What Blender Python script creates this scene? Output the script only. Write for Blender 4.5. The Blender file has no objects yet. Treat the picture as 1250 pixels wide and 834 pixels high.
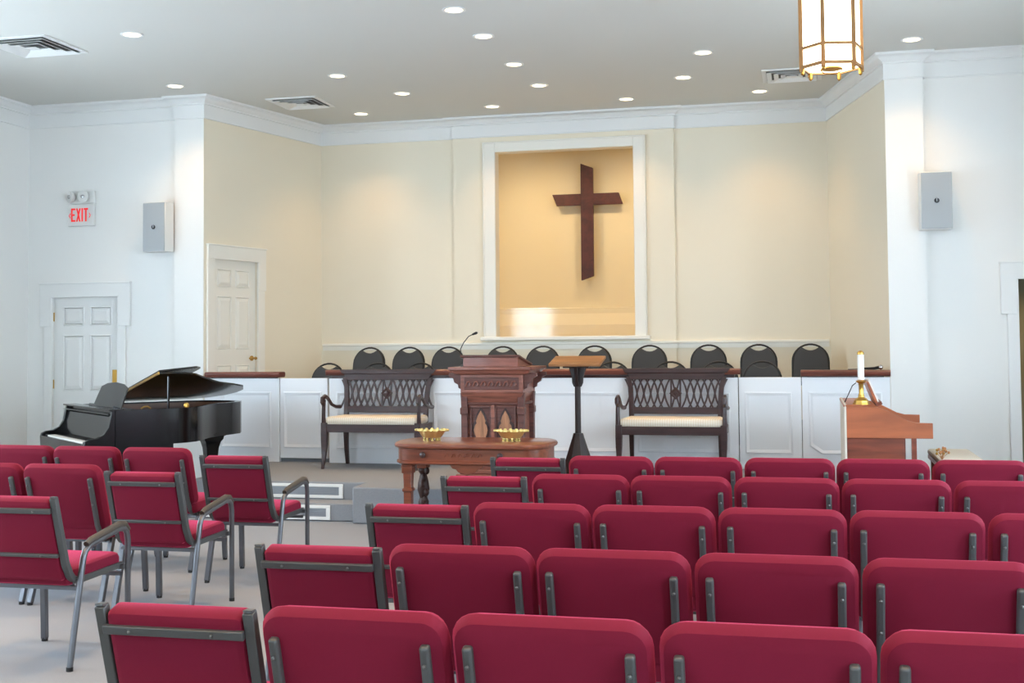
import bpy, bmesh, math, random
from mathutils import Vector, Matrix
random.seed(7)
S = bpy.context.scene
COL = S.collection

# ------------------------------------------------------------------ camera
R_ = Vector((0.97235, 0.23325, -0.00892)); D_ = Vector((-0.23314, 0.97157, 0.04129))
D_.normalize(); R_ = (R_ - D_ * R_.dot(D_)).normalized(); U_ = R_.cross(D_)
cam_d = bpy.data.cameras.new('camera'); cam = bpy.data.objects.new('camera', cam_d); COL.objects.link(cam)
m = Matrix((R_, U_, -D_)).transposed().to_4x4(); m.translation = Vector((0, 0, 1.57)); cam.matrix_world = m
cam_d.sensor_width = 36; cam_d.lens = 1490.76 / 1250 * 36; cam_d.shift_y = -(417 - 357.16) / 1250
cam_d.clip_start = .05; cam_d.clip_end = 200
S.camera = cam
# ------------------------------------------------------------------ world, daylight, exposure
W = bpy.data.worlds.new('overcast_sky'); S.world = W; W.use_nodes = True
bg = W.node_tree.nodes['Background']; bg.inputs[0].default_value = (.68, .845, 1, 1); bg.inputs[1].default_value = 21.0
S.view_settings.view_transform = 'Standard'; S.view_settings.look = 'None'
S.view_settings.exposure = 0.10; S.view_settings.gamma = 1; S.view_settings.use_curve_mapping = False
CAN_W, SEAT_W = 48.0, 165.0          # watts of one recessed lamp over the platform, over the seats
WARM = (1, .63, .29)
XC = -2.807           # the room's axis of symmetry
XL, XR = -8.62, 3.0; YF, YP, YB, YR = 12.25, 12.188, 14.322, -5.0; CEIL = 4.32
WIN_Y = (8.6, 6.2, 3.8, 1.4); WIN_X = (-7.5, .4)
def portal(loc, rot, sx, sy):
    l = bpy.data.lights.new('window_daylight', 'AREA'); l.shape = 'RECTANGLE'; l.size = sx; l.size_y = sy
    l.cycles.is_portal = True
    o = bpy.data.objects.new('window_daylight', l); COL.objects.link(o); o.location = loc; o.rotation_euler = rot
for y in WIN_Y:
    portal((XL - .12, y, 2.05), (0, -math.pi / 2, 0), 2.4, 1.3)
    portal((XR + .12, y, 2.05), (0, math.pi / 2, 0), 2.4, 1.3)
for x in WIN_X: portal((x, YR - .12, 2.05), (math.pi / 2, 0, math.pi), 1.3, 2.4)

# ------------------------------------------------------------------ materials
MATS = {}
def mat(name, col, rough=.5, metal=0, noise=0, nscale=30, bump=0, bscale=200, sheen=0, coat=0, emit=None, estr=0, wood=None, spec=.5, stripes=None):
    if name in MATS: return MATS[name]
    M = bpy.data.materials.new(name); M.use_nodes = True; nt = M.node_tree; N = nt.nodes; L = nt.links
    b = N['Principled BSDF']; c = (*col, 1)
    b.inputs['Base Color'].default_value = c; b.inputs['Roughness'].default_value = rough; b.inputs['Metallic'].default_value = metal
    b.inputs['Specular IOR Level'].default_value = spec
    tc = N.new('ShaderNodeTexCoord')
    if wood:
        mp = N.new('ShaderNodeMapping'); mp.inputs['Scale'].default_value = wood; L.new(tc.outputs['Object'], mp.inputs[0])
        nz = N.new('ShaderNodeTexNoise'); nz.inputs['Scale'].default_value = 1; nz.inputs['Detail'].default_value = 6; nz.inputs['Distortion'].default_value = .6
        L.new(mp.outputs[0], nz.inputs[0]); rp = N.new('ShaderNodeValToRGB')
        rp.color_ramp.elements[0].position = .3; rp.color_ramp.elements[1].position = .72
        rp.color_ramp.elements[0].color = (*[v * .62 for v in col], 1); rp.color_ramp.elements[1].color = (*[min(1, v * 1.3) for v in col], 1)
        L.new(nz.outputs['Fac'], rp.inputs[0]); L.new(rp.outputs[0], b.inputs['Base Color'])
    elif stripes:
        wv = N.new('ShaderNodeTexWave'); wv.inputs['Scale'].default_value = stripes[0]; wv.bands_direction = 'X'
        L.new(tc.outputs['Object'], wv.inputs[0]); mx = N.new('ShaderNodeMix'); mx.data_type = 'RGBA'
        mx.inputs[6].default_value = c; mx.inputs[7].default_value = (*stripes[1], 1); L.new(wv.outputs['Fac'], mx.inputs[0]); L.new(mx.outputs[2], b.inputs['Base Color'])
    elif noise:
        nz = N.new('ShaderNodeTexNoise'); nz.inputs['Scale'].default_value = nscale; nz.inputs['Detail'].default_value = 5
        L.new(tc.outputs['Object'], nz.inputs[0]); mx = N.new('ShaderNodeMix'); mx.data_type = 'RGBA'
        mx.inputs[6].default_value = (*[v * (1 - noise) for v in col], 1); mx.inputs[7].default_value = (*[min(1, v * (1 + noise)) for v in col], 1)
        L.new(nz.outputs['Fac'], mx.inputs[0]); L.new(mx.outputs[2], b.inputs['Base Color'])
    if bump:
        nb = N.new('ShaderNodeTexNoise'); nb.inputs['Scale'].default_value = bscale; nb.inputs['Detail'].default_value = 3
        L.new(tc.outputs['Object'], nb.inputs[0]); bp = N.new('ShaderNodeBump'); bp.inputs['Strength'].default_value = bump; bp.inputs['Distance'].default_value = .01
        L.new(nb.outputs['Fac'], bp.inputs['Height']); L.new(bp.outputs[0], b.inputs['Normal'])
    if sheen:
        b.inputs['Sheen Weight'].default_value = sheen; b.inputs['Sheen Roughness'].default_value = .4
        b.inputs['Sheen Tint'].default_value = (1, .10, .22, 1)
    if coat: b.inputs['Coat Weight'].default_value = coat; b.inputs['Coat Roughness'].default_value = .08
    if emit: b.inputs['Emission Color'].default_value = (*emit, 1); b.inputs['Emission Strength'].default_value = estr
    MATS[name] = M; return M
def srgb(r, g, b):
    f = lambda v: (v / 255 / 12.92) if v < 10.3 else ((v / 255 + .055) / 1.055) ** 2.4
    return (f(r), f(g), f(b))
wall_m = mat('wall_paint', srgb(238, 237, 233), .6, noise=.012, nscale=1.2, bump=.03, bscale=90)
alcove_m = mat('alcove_lamplight_tint', srgb(238, 228, 206), .6, noise=.012, nscale=1.2, bump=.03, bscale=90)  # wall paint with the alcove lamps' warm light mixed into its colour
ceil_m = mat('ceiling_paint', srgb(216, 215, 208), .8, noise=.01, nscale=2)
trim_m = mat('trim_paint', srgb(236, 236, 233), .35)
alctrim_m = mat('alcove_trim_lamplight_tint', srgb(242, 238, 227), .4)  # trim paint tinted with the warm lamplight of the alcove
panel_m = mat('choir_wall_paint', srgb(240, 241, 243), .3)
niche_m = mat('niche_lamplight_tint', srgb(244, 228, 190), .6)  # yellow of the tungsten lamps put into the base colour
carpet_m = mat('carpet', srgb(147, 151, 158), .95, noise=.16, nscale=160, bump=.5, bscale=420)
stepcarpet_m = mat('step_carpet', srgb(146, 149, 154), .95, noise=.2, nscale=160, bump=.5, bscale=420)
fabric_m = mat('crimson_fabric', srgb(110, 11, 40), .8, noise=.10, nscale=260, bump=.12, bscale=900, sheen=.65, spec=.25)
steel_m = mat('gunmetal_steel', srgb(105, 107, 112), .33, metal=.75)
dsteel_m = mat('charcoal_steel', srgb(84, 86, 86), .45, metal=.45)
pad_m = mat('brown_arm_pad', srgb(70, 63, 56), .4)
bolt_m = mat('bolt_steel', srgb(110, 112, 112), .35, metal=.8)
glide_m = mat('black_rubber', srgb(22, 22, 24), .6)
blackpad_m = mat('black_vinyl', srgb(52, 52, 52), .62, noise=.1, nscale=300)
blackmet_m = mat('black_metal', srgb(20, 20, 21), .4)
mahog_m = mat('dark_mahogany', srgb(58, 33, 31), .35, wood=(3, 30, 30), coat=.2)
rail_m = mat('rail_mahogany', srgb(112, 60, 48), .3, wood=(2, 30, 30), coat=.3)
pulpit_m = mat('pulpit_walnut', srgb(140, 84, 68), .4, wood=(4, 25, 40), coat=.15)
pulpitd_m = mat('pulpit_dark_walnut', srgb(98, 58, 50), .45, wood=(4, 25, 40))
archtan_m = mat('arch_inlay_oak', srgb(168, 116, 84), .45, wood=(30, 30, 4))
table_m = mat('table_oak', srgb(126, 66, 43), .3, wood=(3, 25, 25), coat=.35)
tabled_m = mat('carved_dark_oak', srgb(60, 34, 26), .5, wood=(20, 20, 20))
cherry_m = mat('organ_cherry', srgb(172, 94, 56), .38, wood=(1, 4, 7), coat=.1)
cherryd_m = mat('organ_dark_cherry', srgb(120, 58, 38), .4, wood=(2, 10, 18))
lect_m = mat('lectern_ebony', srgb(42, 30, 28), .35, wood=(20, 20, 3))
lecttop_m = mat('lectern_oak', srgb(158, 108, 66), .38, wood=(3, 25, 25))
cross_m = mat('cross_walnut', srgb(84, 40, 32), .5, wood=(10, 10, 10))
lacq_m = mat('piano_black', srgb(10, 10, 12), .16, coat=.15, spec=.35)
plate_m = mat('piano_gold', srgb(176, 140, 70), .35, metal=.8)
innerwood_m = mat('piano_inner_wood', srgb(110, 70, 46), .4, wood=(4, 20, 20))
ivory_m = mat('ivory', srgb(238, 236, 228), .25)
brass_m = mat('brass', srgb(196, 154, 78), .3, metal=1)
palebrass_m = mat('pale_brass', srgb(240, 222, 150), .28, metal=.9)
cream_m = mat('cream_upholstery', srgb(240, 230, 214), .8, stripes=(14, srgb(230, 214, 188)))
beige_m = mat('beige_cushion', srgb(206, 198, 184), .8)
grey_m = mat('speaker_grey', srgb(168, 172, 174), .55, bump=.1, bscale=800)
whitepl_m = mat('white_plastic', srgb(226, 226, 222), .4)
red_m = mat('exit_red', srgb(214, 30, 30), .5, emit=srgb(235, 40, 40), estr=.5)
dark_m = mat('dark_void', srgb(40, 40, 42), .8)
ventgrey_m = mat('vent_grey', srgb(112, 112, 110), .7)
gril_m = mat('grille_grey', srgb(150, 154, 160), .5)
candle_m = mat('candle_wax', srgb(244, 242, 236), .45)
olive_m = mat('olive_paint', srgb(138, 140, 118), .7)
bronze_m = mat('lantern_brass', srgb(150, 112, 72), .45, metal=.6)
dried_m = mat('dried_flower', srgb(176, 120, 74), .7)
chrome_m = mat('chrome', srgb(190, 190, 192), .2, metal=1)
lampglow_m = mat('lamp_glow', (1, .85, .6), .5, emit=(1, .80, .48), estr=4.5)
lantglow_m = mat('lantern_glass', (1, .95, .85), .4, emit=(1, .86, .62), estr=5.5)
pane_m = bpy.data.materials.new('window_glass'); pane_m.use_nodes = True
_n = pane_m.node_tree; _n.nodes.remove(_n.nodes['Principled BSDF'])
_t = _n.nodes.new('ShaderNodeBsdfTransparent'); _g = _n.nodes.new('ShaderNodeBsdfGlossy'); _g.inputs['Roughness'].default_value = .02
_x = _n.nodes.new('ShaderNodeMixShader'); _x.inputs[0].default_value = .06
_n.links.new(_t.outputs[0], _x.inputs[1]); _n.links.new(_g.outputs[0], _x.inputs[2]); _n.links.new(_x.outputs[0], _n.nodes['Material Output'].inputs[0])

# ------------------------------------------------------------------ mesh helpers
class G:
    def __init__(s): s.v = []; s.f = []
    def add(s, vs, fs, M=None):
        o = len(s.v); s.v += [tuple(M @ Vector(v)) if M else tuple(v) for v in vs]; s.f += [tuple(i + o for i in f) for f in fs]; return s
    def box(s, x0, x1, y0, y1, z0, z1, M=None):
        return s.add([(x0, y0, z0), (x1, y0, z0), (x1, y1, z0), (x0, y1, z0), (x0, y0, z1), (x1, y0, z1), (x1, y1, z1), (x0, y1, z1)],
                     [(0, 3, 2, 1), (4, 5, 6, 7), (0, 1, 5, 4), (1, 2, 6, 5), (2, 3, 7, 6), (3, 0, 4, 7)], M)
    def prism(s, poly, axis, a, b, M=None):   # poly in the two other axes (in x,y,z order), pushed along axis
        def p(u, w, t): return {'x': (t, u, w), 'y': (u, t, w), 'z': (u, w, t)}[axis]
        n = len(poly); vs = [p(u, w, a) for u, w in poly] + [p(u, w, b) for u, w in poly]
        return s.add(vs, [tuple(range(n))[::-1], tuple(range(n, 2 * n))] + [(i, (i + 1) % n, n + (i + 1) % n, n + i) for i in range(n)], M)
    def loft(s, rings, cap=True, M=None):
        n = len(rings[0]); vs = [v for r in rings for v in r]; fs = []
        for k in range(len(rings) - 1):
            for i in range(n): fs.append((k * n + i, k * n + (i + 1) % n, (k + 1) * n + (i + 1) % n, (k + 1) * n + i))
        if cap: fs += [tuple(range(n))[::-1], tuple(range((len(rings) - 1) * n, len(rings) * n))]
        return s.add(vs, fs, M)
    def lathe(s, prof, n=16, c=(0, 0), M=None):
        return s.loft([[(c[0] + r * math.cos(2 * math.pi * i / n), c[1] + r * math.sin(2 * math.pi * i / n), z) for i in range(n)] for r, z in prof], M=M)
    def tube(s, pts, r, n=8, sq=False, M=None, rs=None):
        P = [Vector(p) for p in pts]; rings = []
        if sq: n = 4
        up = Vector((1, 0, 0))
        t0 = (P[1] - P[0]).normalized()
        if abs(t0.dot(up)) > .9: up = Vector((0, 0, 1))
        for i, q in enumerate(P):
            a = (P[i] - P[i - 1]).normalized() if i else None; b = (P[i + 1] - P[i]).normalized() if i < len(P) - 1 else None
            t = ((a or b) + (b or a)).normalized()
            k = 1 / max(.5, t.dot(b or a))
            u = (up - t * up.dot(t)).normalized(); w = t.cross(u); rr = rs[i] if rs else r
            up = u
            if sq: rings.append([q + u * rr * sx + w * rr * sy * k for sx, sy in ((-1, -1), (1, -1), (1, 1), (-1, 1))])
            else: rings.append([q + u * rr * math.cos(2 * math.pi * j / n) + w * rr * k * math.sin(2 * math.pi * j / n) for j in range(n)])
        return s.loft(rings, M=M)
    def ball(s, c, r, n=10, sz=1, M=None):
        k = 6; return s.lathe([(max(1e-4, r * math.sin(math.pi * i / k)), c[2] - r * sz * math.cos(math.pi * i / k)) for i in range(k + 1)], n, (c[0], c[1]), M)
    def mesh(s, name, m, smooth=True):
        me = bpy.data.meshes.new(name); me.from_pydata(s.v, [], s.f)
        b = bmesh.new(); b.from_mesh(me); bmesh.ops.recalc_face_normals(b, faces=b.faces); b.to_mesh(me); b.free()
        me.materials.append(m)
        if smooth: me.shade_smooth(); me.set_sharp_from_angle(angle=math.radians(38))
        return me
    def build(s, name, m, parent=None, bevel=0, seg=2, label=None, smooth=True):
        return put(s.mesh(name, m, smooth), name, parent, bevel, seg, label)
def put(me, name, parent=None, bevel=0, seg=2, label=None, loc=None):
    o = bpy.data.objects.new(name, me); COL.objects.link(o)
    if parent: o.parent = parent
    if bevel:
        b = o.modifiers.new('bevel', 'BEVEL'); b.width = bevel; b.segments = seg; b.limit_method = 'ANGLE'; b.angle_limit = math.radians(40)
    if label: o['label'] = label
    if loc: o.location = loc
    return o
def tag(o, label, cat, group=None):
    o['label'] = label; o['category'] = cat
    if group: o['group'] = group
    return o
def thing(name, label, cat, loc=(0, 0, 0), rz=0, group=None):
    o = bpy.data.objects.new(name, None); COL.objects.link(o); o.location = loc; o.rotation_euler = (0, 0, rz); o.empty_display_size = .1
    return tag(o, label, cat, group)
def struct(o, label=None):
    o['kind'] = 'structure'
    if label: o['label'] = label
    return o
def copy_tree(o, parent=None):
    c = o.copy(); COL.objects.link(c); c.parent = parent
    for ch in list(o.children): copy_tree(ch, c)
    return c
def frame_M(A, B):    # local x runs along A->B, y points left of it
    a = math.atan2(B[1] - A[1], B[0] - A[0]); return Matrix.Translation((A[0], A[1], 0)) @ Matrix.Rotation(a, 4, 'Z')
def wall_holes(name, A, B, z0, z1, holes, thick, m, label=None):   # the room lies to the right of A->B
    Lw = math.dist(A, B); M = frame_M(A, B); g = G()
    xs = sorted({0, Lw, *[h[0] for h in holes], *[h[1] for h in holes]}); zs = sorted({z0, z1, *[h[2] for h in holes], *[h[3] for h in holes]})
    for i in range(len(xs) - 1):
        for k in range(len(zs) - 1):
            cx = (xs[i] + xs[i + 1]) / 2; cz = (zs[k] + zs[k + 1]) / 2
            if any(h[0] < cx < h[1] and h[2] < cz < h[3] for h in holes): continue
            g.box(xs[i], xs[i + 1], 0, thick, zs[k], zs[k + 1], M)
    return struct(g.build(name, m, smooth=False), label)
def rrect(w, h, r, n=5, rb=None):    # rounded rectangle centred on 0, counter-clockwise; rb = bottom radius
    rb = r if rb is None else rb; out = []
    for cx, cy, a0, rr in ((1, 1, 0, r), (-1, 1, 90, r), (-1, -1, 180, rb), (1, -1, 270, rb)):
        for i in range(n + 1):
            a = math.radians(a0 + 90 * i / n); out.append((cx * (w / 2 - rr) + rr * math.cos(a), cy * (h / 2 - rr) + rr * math.sin(a)))
    return out
def pillow(w, h, t, r, edge, to3, rb=None):     # soft slab: outline w x h, thickness t; to3 maps (u, v, depth) to a point
    rings = []
    for k, (d, ins) in enumerate(((0, edge), (edge * .3, edge * .3), (edge * .9, 0), (t - edge * .9, 0), (t - edge * .3, edge * .3), (t, edge))):
        rings.append([to3(u, v, d) for u, v in rrect(w - 2 * ins, h - 2 * ins, max(.004, r - ins), 5, None if rb is None else max(.004, rb - ins))])
    return G().loft(rings)
def sweep(prof, path):        # prof: (distance into room, z); room to the right of the path
    g = G(); rings = []; n = len(path)
    for i, q in enumerate(path):
        ds = []
        if i: ds.append((Vector(path[i]) - Vector(path[i - 1])).normalized())
        if i < n - 1: ds.append((Vector(path[i + 1]) - Vector(path[i])).normalized())
        ns = [Vector((d.y, -d.x)) for d in ds]; k = sum(ns, Vector((0, 0)))
        k = k.normalized(); k = k / max(.3, k.dot(ns[0]))
        rings.append([(q[0] + k.x * d, q[1] + k.y * d, z) for d, z in prof])
    return g.loft(rings)

# ================================================================== ROOM SHELL
struct(G().box(XL - .3, XR + .3, YR - .3, 12.6, -.2, 0).build('floor', carpet_m, smooth=False), 'pale grey carpeted floor')
struct(G().box(XL - .3, XR + .3, YR - .3, YB + 2, CEIL, CEIL + .2).build('ceiling', ceil_m, smooth=False), 'flat white ceiling with recessed lamps')
WZ0, WZ1 = .9, 3.2
hl = [(y - YR - .6, y - YR + .6, WZ0, WZ1) for y in WIN_Y]
wall_holes('wall_left', (XL, YR), (XL, YF), 0, CEIL, hl, .2, wall_m, 'white painted side wall on the left')
wall_holes('wall_right', (XR, YF), (XR, YR), 0, CEIL, [(YF - y - .6, YF - y + .6, WZ0, WZ1) for y in WIN_Y], .2, wall_m)
wall_holes('wall_rear', (XR, YR), (XL, YR), 0, CEIL, [(XR - x - .6, XR - x + .6, WZ0, WZ1) for x in WIN_X], .2, wall_m)
DL0, DL1, DTOP = -8.30, -7.455, 2.14
wall_holes('wall_front_left', (XL, YF), (-6.394, YF), 0, CEIL, [(DL0 - XL, DL1 - XL, 0, DTOP)], .12, wall_m, 'white wall beside the grand piano')
DR0, DR1 = 1.935, 2.78
wall_holes('wall_front_right', (.78, YF), (XR, YF), 0, CEIL, [(DR0 - .78, DR1 - .78, 0, DTOP)], .12, wall_m, 'white wall beside the organ')
FL, BL, BR, FR = (-6.394, YP), (-5.893, YB), (.278, YB), (.78, YP)
SPL = math.dist(FL, BL)
SD0, SD1, SDZ = .145, .925, 2.54
wall_holes('wall_alcove_left', FL, BL, 0, CEIL, [(SD0, SD1, .5, SDZ)], .15, alcove_m, 'lamplight-tinted angled alcove wall with a door')
wall_holes('wall_alcove_right', BR, FR, 0, CEIL, [], .15, alcove_m, 'lamplight-tinted angled alcove wall on the right')
NX0, NX1, NZ0, NZ1 = -3.62, -1.94, 1.645, 3.88
wall_holes('wall_back', BL, BR, 0, CEIL, [(NX0 - BL[0], NX1 - BL[0], NZ0, NZ1)], .12, alcove_m, 'lamplight-tinted back wall of the choir alcove')
def flat(name, m, *b, bevel=0, label=None):
    return struct(G().box(*b).build(name, m, bevel=bevel), label)
# pilasters at the two sides of the alcove, shallow centre bay round the niche
flat('trim_1', wall_m, -6.745, -6.394, YP, YF, 0, 4.10, label='flat white pilaster left of the alcove')
flat('trim_2', wall_m, .78, 1.131, YP, YF, 0, 4.10, label='flat white pilaster right of the alcove')
BAY0, BAY1, BAYY = -4.153, -1.466, 14.285
M_ = G()
for b in ((BAY0, NX0, .5, 4.2), (NX1, BAY1, .5, 4.2), (NX0, NX1, .5, NZ0), (NX0, NX1, NZ1, 4.2)): M_.box(b[0], b[1], BAYY, YB, b[2], b[3])
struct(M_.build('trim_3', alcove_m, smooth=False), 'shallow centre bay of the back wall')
CP = [(.0, 4.07), (.017, 4.07), (.017, 4.079), (.010, 4.084), (.010, 4.222), (.024, 4.226), (.024, 4.24), (.034, 4.247), (.062, 4.268), (.08, 4.29), (.104, 4.296), (.104, CEIL + .01), (0, CEIL + .01)]
path = [(XL, YR), (XL, YF), (-6.745, YF), (-6.745, YP), FL, BL, (BAY0, YB), (BAY0, BAYY), (BAY1, BAYY), (BAY1, YB), BR, FR, (1.131, YP), (1.131, YF), (XR, YF), (XR, YR)]
struct(sweep(CP, path).build('trim_4', trim_m), 'white crown moulding with plain frieze band')
RP = [(0, 1.495), (.014, 1.495), (.018, 1.545), (.034, 1.555), (.034, 1.575), (0, 1.58)]
struct(sweep(RP, [(-5.87, YB), (BAY0, YB), (BAY0, BAYY), (BAY1, BAYY), (BAY1, YB), (.26, YB)]).build('trim_5', alctrim_m), 'white chair rail behind the choir chairs')
BP = [(0, 0), (.018, 0), (.018, .11), (.008, .13), (0, .13)]
struct(sweep(BP, [(XL, YR), (XL, YF), (DL0 - .12, YF)]).build('baseboard_left', trim_m)); struct(sweep(BP, [(DL1 + .12, YF), (-6.745, YF), (-6.745, YP), FL]).build('baseboard_front', trim_m))
struct(sweep(BP, [FR, (1.131, YP), (1.131, YF), (DR0 - .15, YF)]).build('baseboard_right', trim_m))
# niche (baptistery recess) with its frame, sill and tank rim
g = G(); g.box(-4.5, -1.1, 15.90, 16.0, 1.0, 4.3); g.box(-4.6, -4.5, YB + .12, 16.0, 1.0, 4.3); g.box(-1.1, -1.0, YB + .12, 16.0, 1.0, 4.3); g.box(-4.5, -1.1, YB + .12, 15.9, 1.0, 1.05); g.box(-4.5, -1.1, YB + .12, 15.9, 4.22, 4.3)
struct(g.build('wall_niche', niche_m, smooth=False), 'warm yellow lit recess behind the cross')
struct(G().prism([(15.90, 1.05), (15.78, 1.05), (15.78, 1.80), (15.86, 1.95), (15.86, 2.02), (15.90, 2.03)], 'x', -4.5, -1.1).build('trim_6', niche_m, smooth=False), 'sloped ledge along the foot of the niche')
g = G(); fy0 = BAYY - .035
for b in ((NX0 - .15, NX0, NZ0 - .02, NZ1 + .11), (NX1, NX1 + .14, NZ0 - .02, NZ1 + .11), (NX0, NX1, NZ1, NZ1 + .11)): g.box(b[0], b[1], fy0, BAYY, b[2], b[3])
g.box(NX0 - .155, NX1 + .145, fy0 - .012, BAYY, NZ1 + .105, NZ1 + .125)
g.box(NX0 - .155, NX0 - .135, fy0 - .012, BAYY, NZ0, NZ1 + .11); g.box(NX1 + .125, NX1 + .145, fy0 - .012, BAYY, NZ0, NZ1 + .11)
struct(g.build('trim_7', alctrim_m, bevel=.006), 'white moulded frame round the niche')
gp = bpy.data.materials.new('tank_glass'); gp.use_nodes = True; _n = gp.node_tree; _n.nodes.remove(_n.nodes['Principled BSDF'])
_t = _n.nodes.new('ShaderNodeBsdfTransparent'); _g = _n.nodes.new('ShaderNodeBsdfGlossy'); _g.inputs['Roughness'].default_value = .06; _x = _n.nodes.new('ShaderNodeMixShader'); _x.inputs[0].default_value = .022
_n.links.new(_t.outputs[0], _x.inputs[1]); _n.links.new(_g.outputs[0], _x.inputs[2]); _n.links.new(_x.outputs[0], _n.nodes['Material Output'].inputs[0])
struct(G().box(NX0, NX1, YB + .03, YB + .038, NZ0, 1.99).build('window_tank', gp, smooth=False), 'low clear glass panel across the foot of the niche')
struct(G().box(NX0 - .19, NX1 + .18, BAYY - .07, YB + .12, NZ0 - .045, NZ0).build('trim_8', alctrim_m, bevel=.008), 'white sill under the niche')

# ---- panelled doors
def panel_door(parent_name, M, w, z0, z1, label, knob_side, hinge_side, plate=False, m=None):
    m = m or trim_m
    d = bpy.data.objects.new(parent_name, None); COL.objects.link(d); d.matrix_world = M; struct(d, label)
    G().box(0, w, .03, .07, z0, z1).build('door_slab', m, d)
    h = z1 - z0; cols = ((.14, .455), (.545, .86)); rows = ((.055, .155), (.205, .50), (.585, .88))
    for c0, c1 in cols:
        for r0, r1 in rows:
            x0, x1, a, b = c0 * w, c1 * w, z1 - r1 * h, z1 - r0 * h
            e = .018
            g = G().loft([[(x0, .03, a), (x1, .03, a), (x1, .03, b), (x0, .03, b)], [(x0 + e * .5, .02, a + e * .5), (x1 - e * .5, .02, a + e * .5), (x1 - e * .5, .02, b - e * .5), (x0 + e * .5, .02, b - e * .5)],
                          [(x0 + e, .031, a + e), (x1 - e, .031, a + e), (x1 - e, .031, b - e), (x0 + e, .031, b - e)], [(x0 + 3 * e, .018, a + 3 * e), (x1 - 3 * e, .018, a + 3 * e), (x1 - 3 * e, .018, b - 3 * e), (x0 + 3 * e, .018, b - 3 * e)]])
            g.build('door_panel', m, d, smooth=False)
    kx = w - .07 if knob_side else .07
    if plate: G().box(kx - .03, kx + .03, .022, .03, z0 + 1.12, z0 + 1.30).build('push_plate', brass_m, d, .002, label='narrow brass plate')
    else:
        MM = Matrix.Translation((kx, 0, z0 + .91)) @ Matrix.Rotation(math.pi / 2, 4, 'X')
        G().lathe([(.03, -.03), (.03, -.02), (.01, -.018), (.01, .02), (.012, .022), (.02, .03), (.014, .045), (.001, .047)], 12, M=MM).build('door_knob', brass_m, d, label='brass lever knob')
        G().tube([(kx, -.04, z0 + .91), (kx - .06, -.045, z0 + .915), (kx - .12, -.04, z0 + .91)], .009).build('door_lever', brass_m, d)
    for zz in (z1 - .23, z1 - .99, z0 + .28):
        x = w - .004 if hinge_side else .004
        G().lathe([(.008, zz - .05), (.008, zz + .05)], 8, (x, .02)).build('hinge', brass_m, d)
    return d
def casing(name, M, x0, x1, z0, z1, ear, right_ear=True, left_ear=True, label=None, cw=.09, m=None):
    g = G()
    for a, b in ((x0 - cw, x0 + .012), (x1 - .012, x1 + cw)): g.box(a, b, -.03, 0, z0, z1, M)
    g.box(x0 - cw - (ear if left_ear else 0), x1 + cw + (ear if right_ear else 0), -.034, 0, z1 - .012, z1 + .15, M)
    if left_ear: g.box(x0 - cw - ear, x0, -.034, 0, z1 - .34, z1, M)
    if right_ear: g.box(x1, x1 + cw + ear, -.034, 0, z1 - .34, z1, M)
    g.box(x0 - cw - (ear if left_ear else 0) - .006, x1 + cw + (ear if right_ear else 0) + .006, -.045, 0, z1 + .138, z1 + .155, M)
    return struct(g.build(name, m or trim_m, bevel=.004), label)
panel_door('door_1', Matrix.Translation((DL0, YF, 0)), DL1 - DL0, .01, DTOP, 'white six-panel door behind the grand piano', True, False, True)
casing('trim_9', Matrix.Translation((0, YF, 0)), DL0, DL1, 0, DTOP, .055, label='white door casing with shouldered corners')
panel_door('door_2', frame_M(FL, BL) @ Matrix.Translation((SD0, 0, 0)), SD1 - SD0, .51, SDZ, 'lamplight-tinted six-panel door in the angled alcove wall', True, False, m=alctrim_m)
casing('trim_10', frame_M(FL, BL), SD0, SD1, .5, SDZ, .02, True, False, label='lamplight-tinted casing of the alcove door', cw=.105, m=alctrim_m)
casing('trim_11', Matrix.Translation((0, YF, 0)), DR0, DR1, 0, DTOP, .055, label='white casing of the open doorway')
# passage behind the open doorway at the right
struct(G().box(1.3, 3.3, 13.6, 13.7, 0, 2.8).build('wall_passage', olive_m, smooth=False), 'olive wall seen through the open doorway')
struct(G().box(1.2, 1.3, 12.37, 13.7, 0, 2.8).build('wall_passage_left', olive_m, smooth=False)); struct(G().box(3.3, 3.4, 12.37, 13.7, 0, 2.8).build('wall_passage_right', olive_m, smooth=False)); struct(G().box(XR, 3.4, 12.25, 12.37, 0, 2.8).build('wall_passage_front', olive_m, smooth=False))
struct(G().box(1.2, 3.4, 12.37, 13.7, 2.6, 2.8).build('ceiling_passage', ceil_m, smooth=False)); struct(G().box(1.2, 3.4, 12.6, 13.7, -.2, 0).build('floor_passage', carpet_m, smooth=False))
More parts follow.
